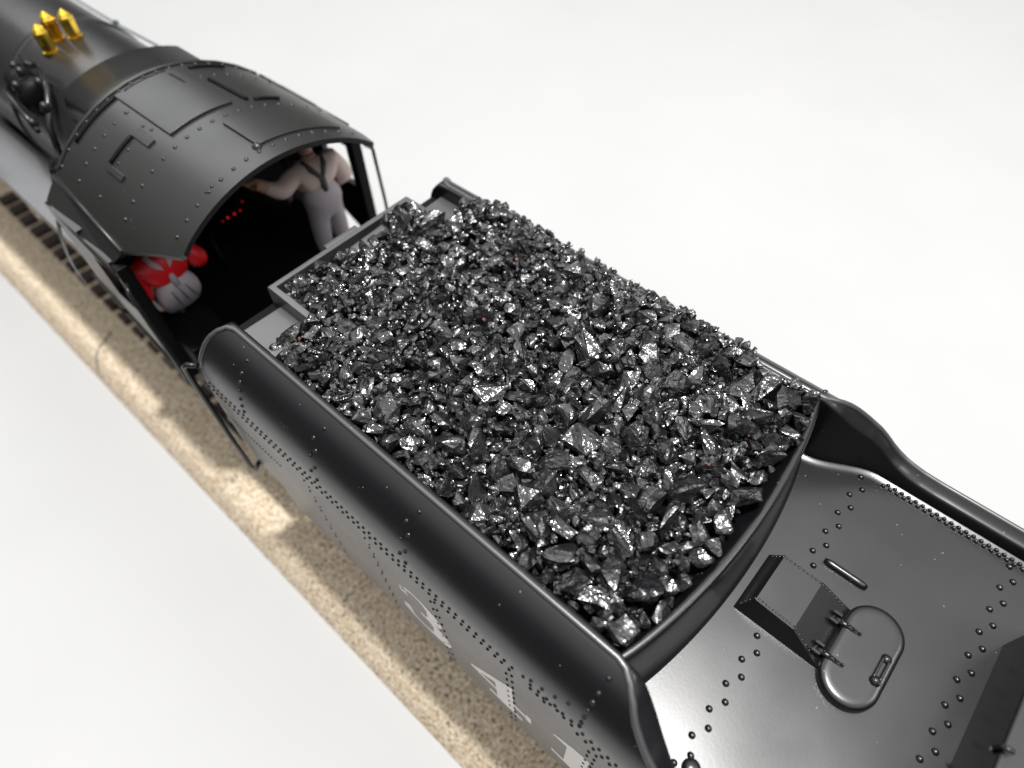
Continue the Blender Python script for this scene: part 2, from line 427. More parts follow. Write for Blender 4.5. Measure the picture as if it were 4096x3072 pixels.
along((.82, yb(8.6), 8.60), (.94, yb(8.83), 8.83), 4, (-.9, 0, .5)); along((1.0, yb(8.86), 8.858), (1.57, yb(8.83), 8.832), 9, (0, 0, 1), .02); along((1.62, yb(8.82), 8.815), (2.0, yb(8.6), 8.605), 7, (.5, 0, .85))
mb.build('rivet_rows', M['deck'], housing)

# water filler lid
def stadium(cx, ya_, yb_, r, n=14):
    return [(cx + r * math.cos(PI * i / n), yb_ + r * math.sin(PI * i / n)) for i in range(n + 1)] + [(cx + r * math.cos(PI + PI * i / n), ya_ + r * math.sin(PI + PI * i / n)) for i in range(n + 1)]
def domed(out, z0, h, inset):
    """rounded-edge plate from an outline"""
    mb = MB(); n = len(out); cx = sum(p[0] for p in out) / n; cy = sum(p[1] for p in out) / n
    rings = [(0, 0), (0, h * .55), (inset * .12, h * .78), (inset * .4, h * .94), (inset, h), (inset * 1.6, h)]
    vs = []
    for (ins, dz) in rings:
        for (x, y) in out:
            d = math.hypot(x - cx, y - cy) or 1; yy = min(max(y, -.38), .45)
            dx, dy = x - 2.53, y - yy; l = math.hypot(dx, dy) or 1
            vs.append((x - dx / l * ins, y - dy / l * ins, z0 + dz))
    fs = []
    for i in range(len(rings) - 1):
        for k in range(n): fs.append((i * n + k, i * n + (k + 1) % n, (i + 1) * n + (k + 1) % n, (i + 1) * n + k))
    mb.add(vs, fs, True); mb.add(vs[-n:], [tuple(range(n))], True)
    return mb
mb = MB(); mb.prism(stadium(2.53, -.38, .45, .40), 8.48, 8.53)
lid0 = domed(stadium(2.53, -.38, .45, .425, 18), 8.52, .16, .10).build('filler_lid', M['deck'], tender)
mb.build('lid_seat', M['deck'], lid0)
for yh in (.265, -.315):
    mb = MB(); mb.tube([(1.98 + .44 * i / 10, yh, 8.68 - .008 * abs(i - 4)) for i in range(11)], [.025] + [.045] * 9 + [.025], 10)
    for xx in (2.08, 2.17, 2.27, 2.36): mb.rivet((xx, yh, 8.72), (0, 0, 1), .022, .025)
    mb.box(1.93, 2.05, yh - .09, yh - .05, 8.52, 8.72); mb.box(1.93, 2.05, yh + .05, yh + .09, 8.52, 8.72); mb.box(1.93, 2.0, yh - .05, yh + .05, 8.52, 8.63)
    mb.build('hinge', M['tender'], lid0)
mb = MB()
for dx in (-.045, .045): mb.tube([(2.80 + dx, -.20 + .4 * i / 6, 8.705) for i in range(7)], .022, 8)
mb.rivet((2.80, .19, 8.675), (0, 0, 1), .075, .06, 14); mb.rivet((2.80, -.20, 8.675), (0, 0, 1), .082, .08, 14)
mb.build('lid_handle', M['tender'], lid0)

# raised rear box at the right-hand edge
mb = MB(); mb.prism([(4.03, -1.62), (4.03, 1.60), (4.36, 2.14), (8.5, 2.14), (8.5, -2.16), (4.36, -2.16)], 8.45, 9.68)
rb_ = mb.build('rear_light_box', M['deck'], tender, bevel=.05, seg=3)
mb = MB(); mb.tube([(4.02, -.42, 9.5), (3.985, -.42, 9.62), (4.0, -.42, 9.74), (4.12, -.42, 9.79)], .035, 8)
mb.build('lifting_eye', M['tender'], rb_)

# front ledges, front face, coal bunker boards
for sg in (-1, 1):
    mb = MB(); mb.hexa([(-8.66, sg * 1.5, 9.3), (-7.4, sg * 1.5, 9.3), (-7.4, sg * 2.66, 9.3), (-8.66, sg * 2.66, 9.3)], [(-8.66, sg * 1.5, 9.66), (-7.4, sg * 1.5, 9.66), (-7.4, sg * 2.66, 9.70), (-8.66, sg * 2.66, 9.70)])
    mb.build('front_ledge', M['ledge'], tender, bevel=.03)
mb = MB()
mb.box(-8.95, -8.67, -2.62, 2.62, 5.2, 9.55); mb.box(-8.67, -8.5, -3.2, 3.2, 5.2, 9.3)
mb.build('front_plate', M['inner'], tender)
wall = [(-7.46, -2.66), (-7.66, -1.62), (-8.86, -1.62), (-8.86, 1.82), (-7.70, 1.82), (-7.48, 2.66)]
mb = MB(); th = .07
def offs(pl, d):
    out = []
    for i, p in enumerate(pl):
        a = Vector(pl[max(i - 1, 0)]); c = Vector(pl[min(i + 1, len(pl) - 1)]); p = Vector(p)
        ns = []
        if i > 0: e = (p - a).normalized(); ns.append(Vector((-e.y, e.x)))
        if i < len(pl) - 1: e = (c - p).normalized(); ns.append(Vector((-e.y, e.x)))
        nn = sum(ns, Vector((0, 0))); nn = nn / nn.length; k_ = 1 / max(.4, nn.dot(ns[0])); out.append(tuple(p + nn * d * k_))
    return out
wi, wo = offs(wall, th), offs(wall, -th)
for i in range(len(wall) - 1):
    a, b_, c, d = wi[i], wi[i + 1], wo[i + 1], wo[i]
    mb.hexa([(*a, 9.2), (*b_, 9.2), (*c, 9.2), (*d, 9.2)], [(*a, 10.0), (*b_, 10.0), (*c, 10.0), (*d, 10.0)])
boards = mb.build('bunker_board', M['ledge'], tender, bevel=.02)
mb = MB(); mb.box(-9.06, -8.94, -.25, .58, 9.7, 9.985); mb.box(-8.99, -8.93, -1.66, 1.86, 9.55, 9.93)
mb.build('board_bracket', M['ledge'], boards, bevel=.02)
mb = MB(); mb.add([(-8.80, -1.56, 9.70), (-7.6, -1.56, 9.62), (-7.6, 1.76, 9.62), (-8.80, 1.76, 9.88)], [(0, 1, 2, 3)])
mb.box(-8.78, 0.0, -2.58, 2.58, 8.9, 9.3) if False else None
mb.add([(-8.78, -1.55, 9.4), (-7.2, -1.55, 9.4), (-7.2, 1.75, 9.4), (-8.78, 1.75, 9.4)], [(3, 2, 1, 0)])
mb.build('hopper_sheet', M['ledge'], tender)

# grab rails at the front corner
for sg in (-1, 1):
    mb = MB(); y = sg * 3.62
    mb.tube([(-9.22, sg * 3.44, 9.05), (-9.38, sg * 3.58, 9.07), (-9.50, y, 8.93), (-9.55, y, 8.6), (-9.60, y, 7.4), (-9.62, y, 6.2), (-9.60, y, 5.05), (-9.5, sg * 3.58, 4.9), (-9.32, sg * 3.46, 5.3)], .055, 10)
    mb.build('grab_rail', M['tender'], tender)
# underframe, trucks, wheels
mb = MB(); mb.box(-9.3, 9, -2.9, 2.9, 3.7, 4.9); mb.box(-9.3, 9, -3.1, 3.1, 4.9, 5.4)
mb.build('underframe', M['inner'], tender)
for cx in (-6.0, 3.0):
    mb = MB()
    for sg in (-1, 1):
        mb.box(cx - 2.0, cx + 2.0, sg * 2.35 - .2, sg * 2.35 + .2, 2.3, 3.3)
    mb.box(cx - .6, cx + .6, -2.3, 2.3, 2.4, 3.7)
    tr = mb.build('truck', M['inner'], tender, bevel=.06)
    for dx in (-1.5, 1.5):
        for sg in (-1, 1):
            w = MB(); w.lathe([(.3, -.25), (.95, -.22), (.95, .12), (1.05, .14), (1.05, .22), (.3, .25)], (cx + dx, sg * 1.6, 2.58), 24, 'y'); w.build('wheel', M['inner'], tr)

# ------------------------------------------------------------------ the coal load
def coal():
    templates = []
    r_ = random.Random(3)
    for k in range(34):
        bm = bmesh.new()
        a = (1, r_.uniform(.72, .98), r_.uniform(.6, .88))
        for i in range(r_.randint(11, 18)):
            v = Vector((r_.gauss(0, 1), r_.gauss(0, 1), r_.gauss(0, 1))).normalized() * r_.uniform(.80, 1.10)
            bm.verts.new((v.x * a[0], v.y * a[1], v.z * a[2]))
        res = bmesh.ops.convex_hull(bm, input=bm.verts)
        bmesh.ops.delete(bm, geom=[v for v in bm.verts if not v.link_faces], context='VERTS')
        bmesh.ops.triangulate(bm, faces=bm.faces)
        bmesh.ops.subdivide_edges(bm, edges=bm.edges, cuts=1, use_grid_fill=True)
        bmesh.ops.triangulate(bm, faces=bm.faces)
        sd = Vector((k * 7.3, k * 1.7, 0))
        bm.normal_update()
        off = [(v, v.normal * (.09 * noise.noise(v.co * 2.2 + sd) + .12 * noise.noise(v.co * 6.5 + sd))) for v in bm.verts]
        for v, d in off: v.co += d
        bm.verts.index_update()
        V = np.array([v.co[:] for v in bm.verts]); F = np.array([[v.index for v in f.verts] for f in bm.faces])
        templates.append((V, F)); bm.free()
    pts = []
    def inside(x, y, m):
        if not (-8.70 + m < x < (.15 if abs(y) < 2.0 else .04) - m * .5): return False
        if x < -7.62: return (-1.50 + m < y < 1.72 - m) and (x > -8.70 + .24 * max(0, (y + 1.4)) * (1 if y < .9 else .25))
        return -2.62 + m * 1.5 < y < 2.60 - m * .7
    cell = {}
    def far_enough(x, y, r):
        i, j = int(x / .3), int(y / .3)
        for a in (-1, 0, 1):
            for c in (-1, 0, 1):
                for (px, py, pr) in cell.get((i + a, j + c), ()):
                    if (px - x) ** 2 + (py - y) ** 2 < ((pr + r) * .60) ** 2: return False
        return True
    def top(x, y):
        e = min(1, (2.6 - abs(y)) / .5) if y < 0 else 1 + .8 * smooth(1.5, 2.5, y) * smooth(-7.6, -6.9, x) * smooth(-.9, -1.5, x)
        return 9.86 + .10 * e + .10 * noise.noise(Vector((x * .7, y * .7, 0))) + .10 * smooth(-1.6, 1.2, y) + .05 * smooth(-3, -7, x) - .05 * smooth(-.5, 0, x)
    for k in range(60000):
        big = r_.random()
        x = r_.uniform(-8.7, .15); y = r_.uniform(-2.6, 2.6)
        frac = k / 60000
        base = .215 - .15 * frac ** .5
        r0 = base * r_.uniform(.75, 1.2) * (1 + .32 * smooth(-6, 0, x))
        if frac < .02 and r_.random() < .6: r0 *= 1.25
        if not inside(x, y, r0 * .45): continue
        if not far_enough(x, y, r0): continue
        cell.setdefault((int(x / .3), int(y / .3)), []).append((x, y, r0)); pts.append((x, y, r0, r_.uniform(-.02, .07)))
    for k in range(1700):             # small crumbs lying on top and in the gaps
        x = r_.uniform(-8.6, -.1); y = r_.uniform(-2.5, 2.5)
        if inside(x, y, .05): pts.append((x, y, r_.uniform(.035, .075), r_.uniform(.0, .16)))
    for k in range(1500):            # lower layer closing the gaps
        x = r_.uniform(-8.6, -.1); y = r_.uniform(-2.5, 2.5)
        if inside(x, y, .12): pts.append((x, y, r_.uniform(.14, .2), -.15))
    for k in range(230):             # lumps spilled over the far rim
        x = r_.uniform(-7.4, -1.0); pts.append((x, r_.uniform(2.45, 2.74), r_.uniform(.05, .13), r_.uniform(-.02, .07)))
    rusty = set()
    for k in range(6):              # a few rusty chips
        x = r_.uniform(-8.0, -.3); y = r_.uniform(-2.3, 2.3); rusty.add(len(pts)); pts.append((x, y, r_.uniform(.03, .05), r_.uniform(.13, .17)))
    Vs = []; Fs = []; o = 0
    mats_ = []
    for ip, (x, y, r0, dz) in enumerate(pts):
        V, F = templates[r_.randrange(len(templates))]
        sc = np.array([r_.uniform(.9, 1.2), r_.uniform(.8, 1.05), r_.uniform(.7, 1.0)]) * r0
        R = Matrix.Rotation(r_.uniform(0, 6.3), 3, 'Z') @ Matrix.Rotation(r_.gauss(0, .55), 3, 'X') @ Matrix.Rotation(r_.gauss(0, .55), 3, 'Y')
        W = (V * sc) @ np.array(R).T
        Vs.append((W + np.array([x, y, top(x, y) + dz])) * S); Fs.append(F + o); o += len(V); mats_ += [1 if ip in rusty else 0] * len(F)
    V = np.vstack(Vs); F = np.vstack(Fs)
    me = bpy.data.meshes.new('coal_load')
    me.vertices.add(len(V)); me.vertices.foreach_set('co', V.astype(np.float32).ravel())
    me.loops.add(F.size); me.loops.foreach_set('vertex_index', F.astype(np.int32).ravel())
    me.polygons.add(len(F)); me.polygons.foreach_set('loop_start', np.arange(0, F.size, 3, dtype=np.int32))
    me.polygons.foreach_set('use_smooth', np.zeros(len(F), dtype=bool))
    me.update(calc_edges=True); me.validate()
    me.materials.append(M['coal']); me.materials.append(M['rust'])
    me.polygons.foreach_set('material_index', np.array(mats_, dtype=np.int32))
    ob = bpy.data.objects.new('coal_load', me); col.objects.link(ob)
    ob['kind'] = 'stuff'; ob['label'] = 'heap of shiny crushed black coal filling the tender bunker'; ob['category'] = 'coal'
    print('coal lumps', len(pts), 'faces', len(F))
coal()
mb = MB(); mb.box(-8.7, -.08, -2.56, 2.56, 9.0, 9.45)
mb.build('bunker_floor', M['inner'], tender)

# ------------------------------------------------------------------ the locomotive
loco = thing('steam_locomotive', (-20, 0, 1.6), 'black model steam locomotive with arched riveted cab roof and three brass whistles', 'locomotive')
R_ = 3.73; ZC = 11.27 - R_
def rz(y): return ZC + math.sqrt(R_ * R_ - y * y)
# cab roof: arch surface, rear canopy cut back at the sides, steep lower facet
def cab_roof():
    mb = MB()
    NY = 64
    ye_f, ye_r = 2.74, 2.95
    def ye(x): return ye_f + (ye_r - ye_f) * smooth(-15.4, -12.2, x)
    def xr(t):         # rear edge in plan, t = |y|/eave
        y = abs(t) * 2.95
        if y <= 2.42: return -10.40 - .02 * (y / 2.42) ** 2
        return -10.42 - (y - 2.42) / (2.95 - 2.42) * 1.78
    out = []; inn = []
    for i in range(NY + 1):
        t = -1 + 2 * i / NY
        t = math.copysign(abs(t) ** .9, t)
        a = []; b_ = []
        x1 = xr(t)
        for j in range(25):
            x = -15.36 + (x1 + 15.36) * j / 24
            y = t * ye(x)
            dz = .03 * smooth(2.1, 2.5, abs(y)) * smooth(-11.2, -10.4, x)
            a.append((x, y, rz(y) - dz)); b_.append((x, y * .985, rz(y) - dz - .11))
        out.append(a); inn.append(b_)
    mb.grid(out, flip=True); mb.grid(inn)
    # rear and front edge strips
    mb.grid([[r[-1] for r in out], [r[-1] for r in inn]], smooth=False); mb.grid([[r[0] for r in out], [r[0] for r in inn]], smooth=False, flip=True)
    ob = mb.build('cab_roof', M['cab'], loco, fixn=False)
    for sg in (-1, 1):     # lower facets and eave bead
        mb = MB()
        A = (-15.4, sg * 2.735, rz(2.735)); B = (-12.2, sg * 2.95, rz(2.95))
        C_ = (-12.62, sg * 3.22, 9.40); D = (-15.4, sg * 3.16, 9.66)
        th_ = Vector((0, -sg * .10, -.05))
        vs = [Vector(A), Vector(B), Vector(C_), Vector(D)]
        mb.add(vs + [v + th_ for v in vs], [(0, 1, 2, 3), (7, 6, 5, 4), (0, 4, 5, 1), (1, 5, 6, 2), (2, 6, 7, 3), (3, 7, 4, 0)])
        for dy, dz, rr in ((.03, -.06, .045), (.045, -.22, .035)):
            mb.tube([(D[0], D[1] + sg * dy, D[2] + dz), (C_[0] + .15, C_[1] + sg * dy, C_[2] + dz)], rr, 8)
        mb.build('eave_facet', M['cab'], ob)
    mb = MB()
    for sg in (-1, 1):
        mb = MB(); mb.tube([(-15.4, sg * 2.745, rz(2.735) + .0), (-12.22, sg * 2.96, rz(2.95))], .05, 8)
        mb.build('eave_bead', M['cab'], ob)
    # raised roof sheets and hatch edges
    def sheet(x0, x1, y0_, y1_, h, name='roof_sheet'):
        q = MB(); n = 12; top_, bot_ = [], []
        for i in range(n + 1):
            y = y0_ + (y1_ - y0_) * i / n; nv = Vector((0, y, rz(y) - ZC)).normalized()
            p = Vector((0, y, rz(y)))
            top_.append((p + nv * h)); bot_.append((p - nv * .02))
        rows_ = [[(x0, p.y, p.z) for p in top_], [(x1, p.y, p.z) for p in top_]]
        q.grid(rows_)
        q.grid([[(x0, p.y, p.z) for p in bot_], rows_[0]], smooth=False); q.grid([rows_[1], [(x1, p.y, p.z) for p in bot_]], smooth=False)
        q.add([(x0, bot_[0].y, bot_[0].z), (x0, top_[0].y, top_[0].z), (x1, top_[0].y, top_[0].z), (x1, bot_[0].y, bot_[0].z)], [(0, 1, 2, 3)])
        q.add([(x0, bot_[-1].y, bot_[-1].z), (x0, top_[-1].y, top_[-1].z), (x1, top_[-1].y, top_[-1].z), (x1, bot_[-1].y, bot_[-1].z)], [(3, 2, 1, 0)])
        q.build(name, M['cab'], ob, bevel=.015)
    sheet(-14.97, -12.78, -.84, .66, .055, 'roof_hatch')
    sheet(-12.17, -10.94, .03, 1.95, .05, 'roof_hatch'); sheet(-15.34, -15.24, -2.6, 2.6, .05, 'roof_band')
    sheet(-13.66, -13.0, -1.30, -1.10, .045, 'roof_cleat'); sheet(-13.64, -13.02, -2.08, -1.96, .05, 'roof_cleat')
    def seam(pts):
        q = MB(); P = []
        for (x, y) in pts:
            nv = Vector((0, y, rz(y) - ZC)).normalized(); P.append(Vector((x, y, rz(y))) + nv * .018)
        q.tube(P, .048, 6); return q
    for pts_ in ([(-15.06, -2.03 + .12 * i) for i in range(11)], [(-14.99, -.62 + .1 * i) for i in range(11)], [(-14.15, .92), (-12.8, 1.0)],
                 [(-12.75, 1.14 + .08 * i) for i in range(8)], [(-13.65, -1.30 - .08 * i) for i in range(9)], [(-14.95, .9 + .1 * i) for i in range(9)], [(-14.8, .37), (-14.2, .40)]):
        seam(pts_).build('roof_seam', M['inner'], ob)
    mb = MB()
    for y in [-.05 + .31 * i for i in range(-8, 9)]:
        if abs(y) < 2.6:
            mb.rivet((-12.43, y, rz(y)), (0, y, rz(y) - ZC), .045)
            mb.rivet((-14.40, y, rz(y)), (0, y, rz(y) - ZC), .043)
            mb.rivet((-15.2, y, rz(y)), (0, y, rz(y) - ZC), .043)
            if abs(y) < 2.3: mb.rivet((-10.78, y, rz(y)), (0, y, rz(y) - ZC), .045)
    for y in (-1.55, -1.86): mb.rivet((-13.46, y, rz(y)), (0, y, rz(y) - ZC), .04)
    for (x, y) in ((-14.38, -.96), (-13.66, -1.0), (-13.37, -.96), (-13.5, -2.51), (-10.83, -1.18), (-10.83, -1.32), (-10.83, 1.2)): mb.rivet((x, y, rz(y)), (0, y, rz(y) - ZC), .04)
    mb.rivet((-10.95, .02, rz(.02)), (0, 0, 1), .10, .08, 12)
    mb.build('roof_rivets', M['cab'], ob)
    return ob
cab_roof()
# cab walls, windows openings, floor, backhead
for sg in (-1, 1):
    mb = MB(); y0, y1 = sorted((sg * 3.24, sg * 3.10))
    
    def zb_(x): return 7.4 + (5.75 - 7.4) * (x + 15.4) / 3.1
    for (xa, xb, za, zb2) in ((-15.36, -13.9, None, 9.62), (-13.9, -12.6, None, 7.75), (-13.9, -12.6, 8.95, 9.5)):
        a0 = za if za else zb_(xa); a1 = za if za else zb_(xb)
        mb.hexa([(xa, y0, a0), (xb, y0, a1), (xb, y1, a1), (xa, y1, a0)], [(xa, y0, zb2), (xb, y0, zb2), (xb, y1, zb2), (xa, y1, zb2)])
    w = mb.build('cab_wall', M['tender'], loco)
    mb = MB(); y0, y1 = sorted((sg * 3.26, sg * 2.98)); mb.box(-12.6, -12.30, y0, y1, 5.75, 9.45)
    mb.build('cab_post', M['inner'], w, bevel=.02)
    mb = MB(); mb.tube([(-12.15, sg * 3.25, 9.2), (-11.95, sg * 3.34, 9.1), (-11.92, sg * 3.36, 7.6), (-11.92, sg * 3.36, 6.2), (-12.1, sg * 3.25, 6.0)], .045, 8)
    mb.build('cab_grab_rail', M['tender'], w)
    mb = MB(); y0, y1 = sorted((sg * 3.20, sg * 2.1)); mb.box(-60, -15.36, *sorted((sg * 1.9, sg * 3.18)), 7.8, 7.92)
    mb.build('running_board', M['ledge'], loco, bevel=.02)
    mb = MB(); mb.tube([(-21.5, sg * 2.55, 3.2), (-16.0, sg * 2.9, 3.4), (-12.0, sg * 3.1, 3.6), (-9.9, sg * 3.1, 3.8)], .07, 8)
    mb.build('cab_step_rail', M['cab'], loco)
mb = MB(); mb.box(-15.3, -10.2, -3.0, 3.0, 5.6, 5.9); mb.box(-9.95, -9.0, -1.6, 1.6, 5.6, 5.75)
mb.box(-15.3, -9.6, -2.9, 2.9, 4.3, 5.6)
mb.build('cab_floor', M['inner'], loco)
mb = MB()
prof_ = [(rz(y) - .13, y) for y in [-3.05 + 6.1 * i / 20 for i in range(21)]]
vs = [(-15.0, y, z) for z, y in prof_] + [(-15.0, 3.05, 5.9), (-15.0, -3.05, 5.9)]
n = len(vs); mb.add(vs + [(-15.2, p[1], p[2]) for p in vs], [tuple(range(n)), tuple(range(2 * n - 1, n - 1, -1))])
mb.lathe([(2.2, 0), (2.2, .5), (1.9, .62), (0, .66)], (-15.0, 0, 7.9), 32, 'x')
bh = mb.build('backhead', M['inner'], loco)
mb = MB()
for (y, z, r0) in ((-.9, 8.3, .25), (.9, 8.5, .22), (0, 9.1, .3), (.5, 9.3, .2)): mb.lathe([(r0, 0), (r0, .15), (r0 * .8, .18)], (-14.4, y, z), 16, 'x')
mb.tube([(-14.3, -.6, 7.9), (-13.9, -.7, 7.2), (-13.7, -.7, 6.6)], .07); mb.tube([(-14.3, .7, 8.3), (-13.9, .8, 7.9), (-13.6, 1.2, 8.6)], .05); mb.box(-14.4, -14.1, -.6, .6, 6.3, 7.2)
mb.build('cab_controls', M['inner'], bh)
for (y, z, r0) in ((-.12, 7.72, .008), (.05, 7.74, .023), (.25, 7.74, .023), (.43, 7.74, .013), (.58, 7.94, .009)):
    mb = MB(); mb.lathe([(r0, 0), (r0 * .8, .04), (0, .05)], (-14.33, y, z), 10, 'x'); mb.build('gauge_light', M['led'], bh)
for sg in (-1, 1):      # crew seats
    mb = MB(); mb.box(-12.9, -11.6, *sorted((sg * 3.0, sg * 1.9)), 5.9, 7.15 if sg < 0 else 6.3)
    mb.build('crew_seat', M['inner'], loco, bevel=.06)
# boiler
def cyl_rows(x0, x1, r0, r1, zc, n=64, nx=2):
    return [[(x0 + (x1 - x0) * j / (nx - 1), (r0 + (r1 - r0) * j / (nx - 1)) * math.sin(2 * PI * i / n), zc + (r0 + (r1 - r0) * j / (nx - 1)) * math.cos(2 * PI * i / n)) for i in range(n + 1)] for j in range(nx)]
mb = MB(); mb.grid(cyl_rows(-60, -15.3, 2.0, 2.0, 8.98)); boiler = mb.build('boiler', M['boiler'], loco)
for xb in (-20.12, -26, -32):
    mb = MB(); mb.grid(cyl_rows(xb - .1, xb - .07, 2.0, 2.045, 8.98)); mb.grid(cyl_rows(xb - .07, xb + .07, 2.045, 2.045, 8.98)); mb.grid(cyl_rows(xb + .07, xb + .1, 2.045, 2.0, 8.98)); mb.build('boiler_band', M['boiler'], boiler)
# raised vestibule hood in front of the cab
mb = MB(); rowsT = []
for j in range(2):
    x = (-16.75, -15.36)[j]; r = []
    for i in range(25):
        y = -1.36 + (1.55 + 1.36) * i / 24; r.append((x, y, rz(y) - .06))
    rowsT.append([(x, -1.50, 9.4), (x, -1.48, rz(1.48) - .35), (x, -1.42, rz(1.42) - .12)] + r + [(x, 1.62, rz(1.62) - .12), (x, 1.7, 9.4)])
mb.grid(rowsT)
mb.add(rowsT[0], [tuple(range(len(rowsT[0])))])
mb.build('boiler_hood', M['boiler'], loco, fixn=True)
mb = MB(); mb.grid(cyl_rows(-15.55, -15.3, 3.55, 3.55, ZC + .06)); mb.build('cab_front_ring', M['cab'], loco)
mb = MB(); vs = [(-15.34, y, rz(y) - .08) for y in [-3.1 + .31 * i for i in range(21)]] + [(-15.34, 3.1, 6.9), (-15.34, -3.1, 6.9)]
mb.add(vs, [tuple(range(len(vs)))]); mb.build('cab_front_sheet', M['inner'], loco)
# whistles
for (x, y) in ((-18.95, .05), (-19.24, -.28), (-18.95, -.65)):
    z = 8.98 + math.sqrt(4 - y * y) - .02
    mb = MB(); mb.lathe([(.19, 0), (.19, .07), (.13, .09), (.13, .12), (.17, .14), (.175, .46), (.185, .48), (.185, .52), (.13, .60), (.05, .68), (.0, .71)], (x, y, z), 8)
    for i in range(len(mb.sm)): mb.sm[i] = False
    mb.build('whistle', M['gold'], loco, origin=(x, y, z))
# handrail along the far side of the boiler
mb = MB(); mb.tube([(-60, 2.3, 9.5), (-40, 2.3, 9.48), (-22.6, 2.3, 9.43), (-19.0, 2.3, 9.60), (-15.4, 2.35, 9.65)], .032, 8)
hr = mb.build('handrail', M['wire'], loco)
for x in (-22.7, -31):
    mb = MB(); mb.tube([(x, 1.95, 9.2), (x, 2.3, 9.45)], .06, 8); mb.rivet((x, 2.3, 9.45), (0, 1, .3), .09, .1); mb.rivet((x, 2.3, 9.45), (0, -1, -.3), .09, .1); mb.rivet((x + .2, 2.15, 9.38), (0, -1, .5), .12, .1); mb.build('stanchion', M['wire'], hr)
mb = MB(); mb.tube([(-60, -2.95, 8.68), (-21.5, -2.95, 8.68)], .032, 8); mb.build('handrail', M['wire'], loco)
# turbo generator and pipes on the near shoulder of the boiler
mb = MB(); mb.lathe([(.0, -.75), (.25, -.72), (.36, -.6), (.36, -.2), (.30, -.15), (.30, .2), (.42, .25), (.42, .55), (.2, .62), (0, .64)], (-18.6, -1.60, 10.42), 20, 'x')
gen = mb.build('turbo_generator', M['inner'], loco)
mb = MB()
GO = len(mb.v)
mb.tube([(-19.6, -1.6, 10.5), (-18.9, -1.75, 10.6), (-18.4, -1.7, 10.7)], .07); mb.tube([(-18.2, -1.7, 10.6), (-17.5, -1.9, 10.5), (-17.0, -2.4, 10.0), (-16.9, -2.6, 9.2)], .08)
mb.tube([(-19.9, -2.3, 9.9), (-19.2, -2.45, 10.1), (-18.6, -2.5, 10.1), (-17.4, -2.6, 9.8)], .06)
for p in ((-19.3, -1.9, 10.45), (-18.5, -2.0, 10.62), (-18.2, -2.3, 10.5), (-17.8, -1.9, 10.55), (-17.2, -2.2, 10.3), (-17.6, -2.55, 9.9)): mb.rivet(p, (.2, -.3, 1), .12, .16)
mb.v = [(p[0], p[1] + .42, p[2] + .27) for p in mb.v]
mb.build('generator_pipe', M['tender'], gen)
mb = MB(); mb.box(-17.6, -15.4, -2.3, -1.2, 8.0, 9.3); mb.build('firebox_shoulder', M['inner'], loco, bevel=.1)
mb = MB(); mb.tube([(-15.6, -2.55, 10.0), (-15.9, -2.62, 9.9), (-16.0, -2.7, 9.3), (-15.7, -2.8, 8.3), (-15.5, -2.9, 7.7)], .09); mb.tube([(-16.3, -2.5, 9.9), (-16.35, -2.75, 9.2), (-16.2, -2.9, 7.8)], .06); mb.build('sand_pipe', M['inner'], loco)
# wheels and rods under the running board
for i, xw in enumerate((-21.0, -26.6, -32.2)):
    for sg in (-1, 1):
        mb = MB(); mb.lathe([(.35, -.2), (2.35, -.18), (2.35, .05), (2.2, .1), (.9, .12), (.6, .3), (0, .3)], (xw, sg * 1.75, 4.0), 40, 'y') if sg > 0 else mb.lathe([(0, -.3), (.6, -.3), (.9, -.12), (2.2, -.1), (2.35, -.05), (2.35, .18), (.35, .2)], (xw, sg * 1.75, 4.0), 40, 'y')
        mb.build('driving_wheel', M['inner'], loco)
for sg in (-1, 1):
    mb = MB(); mb.box(-33, -20.5, *sorted((sg * 2.15, sg * 2.35)), 2.9, 3.3)
    for xw in (-21.0, -26.6, -32.2): mb.lathe([(.4, -.12), (.4, .12), (.2, .16)], (xw, sg * 2.3, 3.1), 18, 'y')
    mb.build('side_rod', M['steel'], loco, bevel=.04)
mb = MB(); mb.box(-34, -11, -1.3, 1.3, 3.0, 6.4); mb.box(-19, -10.5, -2.3, 2.3, 4.2, 6.8); mb.build('chassis', M['inner'], loco)
for cx in (-17.3, -13.3):
    for sg in (-1, 1):
        mb = MB(); mb.lathe([(.3, -.25), (1.3, -.22), (1.3, .12), (1.42, .14), (1.42, .22), (.3, .25)], (cx, sg * 1.62, 3.0), 28, 'y'); mb.build('trailing_wheel', M['inner'], loco)
for sg in (-1, 1):
    mb = MB(); mb.box(-18.8, -11.6, *sorted((sg * 2.1, sg * 2.45)), 2.3, 3.6); mb.build('trailing_truck_frame', M['inner'], loco, bevel=.08)

# ------------------------------------------------------------------ crew figurines
def skin_obj(name, joints, edges, mat, parent, sub=2):
    me = bpy.data.meshes.new(name); pl = worldloc(parent)
    me.from_pydata([Vector(j[0]) * S - pl for j in joints], edges, [])
    o = bpy.data.objects.new(name, me); col.objects.link(o); o.parent = parent
    me.materials.append(mat)
    md = o.modifiers.new('skin', 'SKIN'); md.use_smooth_shade = True
    sv = me.skin_vertices[0].data if me.skin_vertices else None
    if sv is None:
        bm = bmesh.new(); bm.from_mesh(me); bm.verts.layers.skin.verify(); bm.to_mesh(me); bm.free(); sv = me.skin_vertices[0].data
    for i, j in enumerate(joints):
        r = j[1]; r = r if isinstance(r, tuple) else (r, r)
        sv[i].radius = (r[0] * S, r[1] * S)
    sv[0].use_root = True
    o.modifiers.new('sub', 'SUBSURF').levels = sub; o.modifiers['sub'].render_levels = sub
    return o
